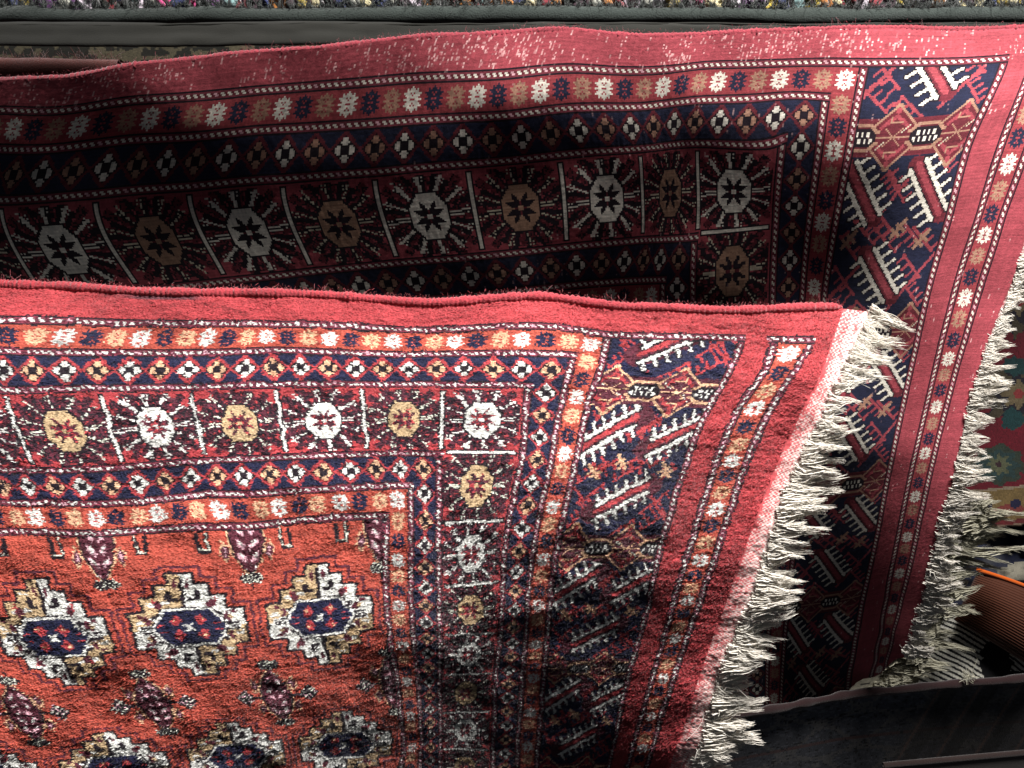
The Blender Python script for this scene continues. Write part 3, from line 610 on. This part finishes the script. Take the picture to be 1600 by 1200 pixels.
# shaggy multicoloured rug above it
sh = thing('shaggy_rug', 'multicoloured rag rug with loose tufts at the very top edge', 'rug', at1(800, -20, 1.75))
pal = [lin(*c) for c in [(150, 130, 40), (130, 40, 50), (150, 150, 140), (60, 40, 50), (190, 180, 190), (90, 40, 100), (200, 70, 130), (60, 60, 60), (170, 110, 50), (120, 150, 150), (40, 50, 100), (200, 190, 150)]]
tm = []
for i, c in enumerate(pal):
    m = bpy.data.materials.new('rag_%s' % 'abcdefghijkl'[i]); m.use_nodes = True; b = m.node_tree.nodes['Principled BSDF']; b.inputs['Roughness'].default_value = .9; b.inputs['Sheen Weight'].default_value = .3
    nz = m.node_tree.nodes.new('ShaderNodeTexNoise'); nz.inputs['Scale'].default_value = 300; rp = m.node_tree.nodes.new('ShaderNodeValToRGB')
    rp.color_ramp.elements[0].color = (*[x*.6 for x in c], 1); rp.color_ramp.elements[1].color = (*[min(1, x*1.3) for x in c], 1)
    m.node_tree.links.new(nz.outputs['Fac'], rp.inputs[0]); m.node_tree.links.new(rp.outputs[0], b.inputs['Base Color'])
    parts = []
    for s in range(7):
        t = np.linspace(0, 1, 6); a = rng.uniform(0, 6.28); P = np.stack([.007*math.cos(a)*(.4+t)+.003*np.sin(t*6+a), .004*math.sin(a)+.002*np.cos(t*7), -.026*t+.013], 1)
        parts.append(tube_np(P, .0032*(1-.5*t**3), 5))
    V, F = merge(parts); me = bpy.data.meshes.new('tuft'); me.from_pydata(V.tolist(), [], F.tolist()); me.materials.append(m); me.polygons.foreach_set('use_smooth', np.full(len(F), True)); tm.append(me)
sheet('backing', sh, lambda s, t: (-150+1900*s, -90+102*t, 1.76-.04*t), 60, 4, M_greyflat, lambda s, t: np.tile(lin(40, 30, 34), (len(s), 1)), thick=.004)
bkm = bpy.data.objects['backing']; bkm.data.materials[0] = wool('dark_backing', (34, 26, 30))
for row, (yy, DD) in enumerate(((4, 1.68), (-9, 1.69))):
    for i in range(88):
        x = -60+i*19.8+random.uniform(-3, 3)+row*7; o = bpy.data.objects.new('tuft', random.choice(tm)); COL.objects.link(o); o.parent = sh
        o.location = Vector(at1(x, yy+random.uniform(-2.5, 2.5), DD))-sh.location; o.rotation_euler = (random.uniform(-.5, .3), random.uniform(-.4, .4), random.uniform(0, 6)); k = random.uniform(.8, 1.2); o.scale = (k*1.7, k*1.5, k*1.2)
# mottled olive rug under the grey one and the rust coloured roll at the left
def olive(s, t):
    x, y = s*1900, t*60; n = vnoise(x/14, y/7, 101)+.6*vnoise(x/6, y/5, 102); return np.where((n > .1)[:, None], np.array(lin(72, 67, 52)), np.array(lin(26, 26, 21)))
ol = thing('mottled_rug', 'dark olive mottled rug under the grey folded rug at upper left', 'rug', at1(300, 90, 1.68))
sheet('woven_face', ol, lambda s, t: (-150+1900*s, 66+70*t, 1.66+.03*t), 900, 36, M_plain, olive, thick=.006)
rr = thing('rolled_rug', 'rust brown rolled rug edge peeking out at the far upper left', 'rug', at1(60, 110, 1.58))
x = np.linspace(-150, 190, 40); Pr = unproj(x, 108+np.clip(x-60, 0, 999)*.02, 1.60+0*x); V, F = tube_np(Pr, .021*(1+.05*vnoise(x/30, x*0, 5)), 14); mesh_np('roll', V, F, M_brown, rr)
hairs(Pr+UP*.018-FWD*.008, np.repeat((UP*.9-FWD*.5)[None], len(Pr), 0), 260, .009, M_brown, rr, 'wool_fuzz', .0004, 19)

# floral rug at the right
fl = thing('floral_rug', 'dark red floral rug with green rosettes and a beige border at right', 'rug', at1(1580, 700, 1.9))
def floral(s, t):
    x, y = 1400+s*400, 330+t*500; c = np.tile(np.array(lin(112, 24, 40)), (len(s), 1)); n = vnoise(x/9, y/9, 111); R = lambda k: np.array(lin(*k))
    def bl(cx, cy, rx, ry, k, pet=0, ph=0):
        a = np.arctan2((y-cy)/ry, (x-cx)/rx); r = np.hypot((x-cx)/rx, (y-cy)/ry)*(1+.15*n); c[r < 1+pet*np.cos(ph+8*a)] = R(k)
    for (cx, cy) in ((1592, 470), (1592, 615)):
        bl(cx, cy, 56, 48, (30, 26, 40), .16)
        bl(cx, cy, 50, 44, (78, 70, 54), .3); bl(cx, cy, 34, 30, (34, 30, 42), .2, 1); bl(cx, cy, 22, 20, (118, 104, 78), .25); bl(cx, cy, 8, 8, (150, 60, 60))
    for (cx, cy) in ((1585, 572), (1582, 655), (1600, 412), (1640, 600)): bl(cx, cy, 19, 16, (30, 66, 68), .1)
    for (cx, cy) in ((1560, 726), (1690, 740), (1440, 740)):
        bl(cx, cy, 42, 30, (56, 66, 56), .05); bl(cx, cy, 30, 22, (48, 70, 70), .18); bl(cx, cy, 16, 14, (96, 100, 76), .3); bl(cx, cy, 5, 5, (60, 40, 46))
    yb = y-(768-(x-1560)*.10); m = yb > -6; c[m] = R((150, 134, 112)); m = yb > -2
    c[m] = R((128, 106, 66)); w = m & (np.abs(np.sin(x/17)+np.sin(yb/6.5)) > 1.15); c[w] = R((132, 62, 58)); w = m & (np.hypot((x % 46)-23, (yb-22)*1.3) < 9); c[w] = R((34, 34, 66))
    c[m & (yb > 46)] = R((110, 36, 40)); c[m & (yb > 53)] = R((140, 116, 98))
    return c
def flfn(s, t):
    x = 1400+s*400; y = 330+t*500; return x, y, 1.78+.46*t+.012*np.sin(x/60+y/90)-.02*s
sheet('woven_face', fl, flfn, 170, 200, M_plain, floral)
# trim to its slanted lower border: drop what lies below it
o = fl.children[0]
import bmesh
bm = bmesh.new(); bm.from_mesh(o.data)
R0 = np.array(fl.location); kill = []
for f in bm.faces:
    q = np.array(f.calc_center_median())+R0-CAM; z = q@FWD; X = 800+FX*(q@RIGHT)/z; Y = 600-FX*(q@UP)/z
    if Y-(768-(X-1560)*.10) > 57: kill.append(f)
bmesh.ops.delete(bm, geom=kill, context='FACES'); bm.to_mesh(o.data); bm.free()
md = o.modifiers.new('thickness', 'SOLIDIFY'); md.thickness = .008; md.offset = -1

# pale rug corner with a long greyish fringe, hanging behind the crimson one
pw = thing('pale_rug', 'pale grey rug corner with long straggling fringe beside the crimson rug', 'rug', at1(1450, 1000, 1.95))
def palecol(s, t):
    c = np.tile(np.array(lin(150, 146, 130)), (len(s), 1)); n = vnoise(s*16, t*60, 121)
    st = vnoise(s*5, t*95, 122); c *= (1+.45*st)[:, None]; c[vnoise(s*6, t*70, 123) > .5] = np.array(lin(70, 66, 62)); c *= (1+.25*vnoise(s*4, t*6, 124))[:, None]; return c
palefn = bil((1490, 775), (1545, 785), (1426, 1086), (1290, 1106), (1.86, 1.86, 2.08, 2.16))
sheet('woven_face', pw, palefn, 60, 240, M_plain, palecol, thick=.006)
g = np.random.default_rng(31)
for i in range(120):
    t = (i+.5)/120+g.normal(0, .006); t = min(max(t, 0.01), .99); a, b, D = palefn(np.array([g.uniform(.35, .98)]), np.array([t])); P = unproj(a, b, D)[0]
    long = .12 if g.random() < .3 else .065
    place_tassel(TG[g.integers(len(TG))], pw, P-FWD*g.uniform(.0, .02), RIGHT+UP*g.normal(.02, .2)-FWD*g.normal(0, .1), -FWD, long*g.uniform(.6, 1.25), .034*g.uniform(.8, 1.4))

# brown ribbed cushion with orange piping
cu = thing('ribbed_cushion', 'brown ribbed cushion with bright orange piping at the right edge', 'cushion', at1(1560, 1000, 2.0))
def cufn(s, t):
    # s along the ribs, t across
    X = 1491+190*t+38*s; Y = 969+(122-28*s)*t-79*s-14*np.sin(t*2.6)*(.3+.7*s)
    h = np.sin(np.clip(s, 0, 1)*math.pi)**.5*np.sin(np.clip(t, 0, 1)*math.pi)**.5
    return X, Y, 2.10-.07*h+.0013*np.cos(s*math.pi*2*26)
sheet('ribbed_cover', cu, cufn, 210, 40, wool('brown_ribbed_cloth', (72, 38, 24), sheen=.15, var=.2))
tt = np.linspace(0, 1, 40); X, Y, D = cufn(np.full(40, .98), tt); V, F = tube_np(unproj(X-2, Y-2, D-.01), .0048, 8); mesh_np('piping', V, F, wool('orange_cord', (196, 88, 20), var=.2), cu)
def cuback(s, t):
    X, Y, D = cufn(s, t); h = np.sin(s*math.pi)**.5*np.sin(t*math.pi)**.5; return X, Y, 2.11+.06*h
sheet('back_cover', cu, cuback, 20, 20, wool('brown_cloth', (90, 42, 26)))

# black and white striped rug
sr = thing('striped_rug', 'black and white striped rug below the brown ribbed cushion', 'rug', at1(1480, 1050, 2.12))
def strcol(s, t):
    x, y = 1300+340*s, 950+170*t; k = (y-(x-1300)*.52-.00045*(x-1480)**2*1.6)/8.6+.25*vnoise(x/30, y/30, 131)
    c = np.where((np.mod(k, 1) < .55)[:, None], np.array(lin(222, 220, 208)), np.array(lin(22, 22, 26)))
    bl = (np.hypot((x-1556)/24, (y-1040)/48) < 1+.2*vnoise(x/9, y/9, 132)) | (np.hypot((x-1582)/40, (y-1066)/18) < 1); c[bl] = np.array(lin(14, 14, 18)); return c
sheet('woven_face', sr, lambda s, t: (1300+340*s, 950+170*t, 2.17+.03*np.sin(s*7)+.02*t), 200, 120, M_plain, strcol, thick=.006)

# dark rug across the bottom right, with a red bound edge
dr = thing('dark_rug', 'dark charcoal rug with dull red bound edge along the bottom right', 'rug', at1(1350, 1200, 1.75))
top = interp([(900, 1150), (1140, 1121), (1310, 1088), (1400, 1078), (1500, 1068), (1600, 1060), (1760, 1045)])
def drfn(s, t):
    x = 900+860*s; return x-60*t*(s-.3), top(x)+210*t, 1.72+.20*t-.02*np.sin(s*9)-.012*np.exp(-t*30)
def drcol(s, t):
    x, y = s*860, t*210; c = np.tile(np.array(lin(64, 66, 74)), (len(s), 1)); n = .8*vnoise(x/7, y/2.6, 141)+.6*vnoise(x/3, y/2, 142); c[n > .4] = np.array(lin(84, 86, 94)); c[(np.abs(np.sin(x/19)+np.sin(y/9+.6*np.sin(x/19))) < .35) & (n > -.3)] = np.array(lin(92, 90, 90)); c[(np.mod(y, 62) < 5)] = np.array(lin(84, 60, 60)); c[n < -.6] = np.array(lin(24, 24, 30))
    q = x+y*.55; st = q > 560; c[st] = c[st]*.5+np.array(lin(62, 57, 54))*.6; c[st & (np.mod(q, 64) < 26)] *= .55; c[st & (np.mod(q+8, 64) < 5)] = np.array(lin(98, 80, 74)); return c
sheet('woven_face', dr, drfn, 330, 90, M_plain, drcol, thick=.007)
xs = np.linspace(900, 1760, 160); V, F = tube_np(unproj(xs, top(xs)+1.5*vnoise(xs/25, xs*0, 151), 1.708-.02*np.sin((xs-900)/860*9)), .0085*(1+.25*vnoise(xs/18, xs*0, 152)), 8)
mesh_np('bound_edge', V, F, wool('dull_red_binding', (36, 20, 21), bump=.8, var=.35), dr)
P = unproj(np.array([1510., 1515, 1520]), np.array([1064., 1058, 1063]), np.array([1.69, 1.685, 1.69])); hairs(P, np.repeat((UP*.5-RIGHT*.4)[None], 3, 0), 40, .016, M_cottong, dr, 'loose_threads', .0006, 33)
# last rug edge in the bottom corner
lr = thing('plain_rug', 'dull taupe rug edge in the bottom right corner under the dark rug', 'rug', at1(1560, 1200, 1.66))
lfn = lambda s, t: (1380+380*s, 1196-34*s+150*t, 1.66+.10*t)
sheet('woven_face', lr, lfn, 80, 30, wool('taupe_wool', (70, 62, 58), var=.25), thick=.006)
xs = np.linspace(0, 1, 60); V, F = tube_np(unproj(*lfn(xs, xs*0)), .006, 8); mesh_np('bound_edge', V, F, wool('rust_binding', (40, 29, 27), bump=.8, var=.3), lr)
# dark blue cloth in the gap at the right
dc = thing('dark_cloth', 'crumpled dark navy cloth in the gap behind the long pale fringe', 'cloth', at1(1580, 880, 2.2))
sheet('folds', dc, lambda s, t: (1440+320*s, 790+240*t, 2.28+.05*vnoise(s*7, t*6, 161)+.02*vnoise(s*18, t*15, 162)), 60, 60, M_plain,
      lambda s, t: np.where((vnoise(s*8+2, t*7, 163) > .35)[:, None], np.array(lin(120, 116, 104)), np.array(lin(26, 30, 48))), thick=.004)
# the floor they are heaped on
fm = wool('floor_concrete', (52, 48, 46), sheen=0, bump=.2, scale=40)
V = [(-4, -3, -.7), (4, -3, -.7), (4, 5, -.7), (-4, 5, -.7)]; fo = mesh_np('floor', V, [(0, 1, 2, 3)], fm); fo['kind'] = 'structure'
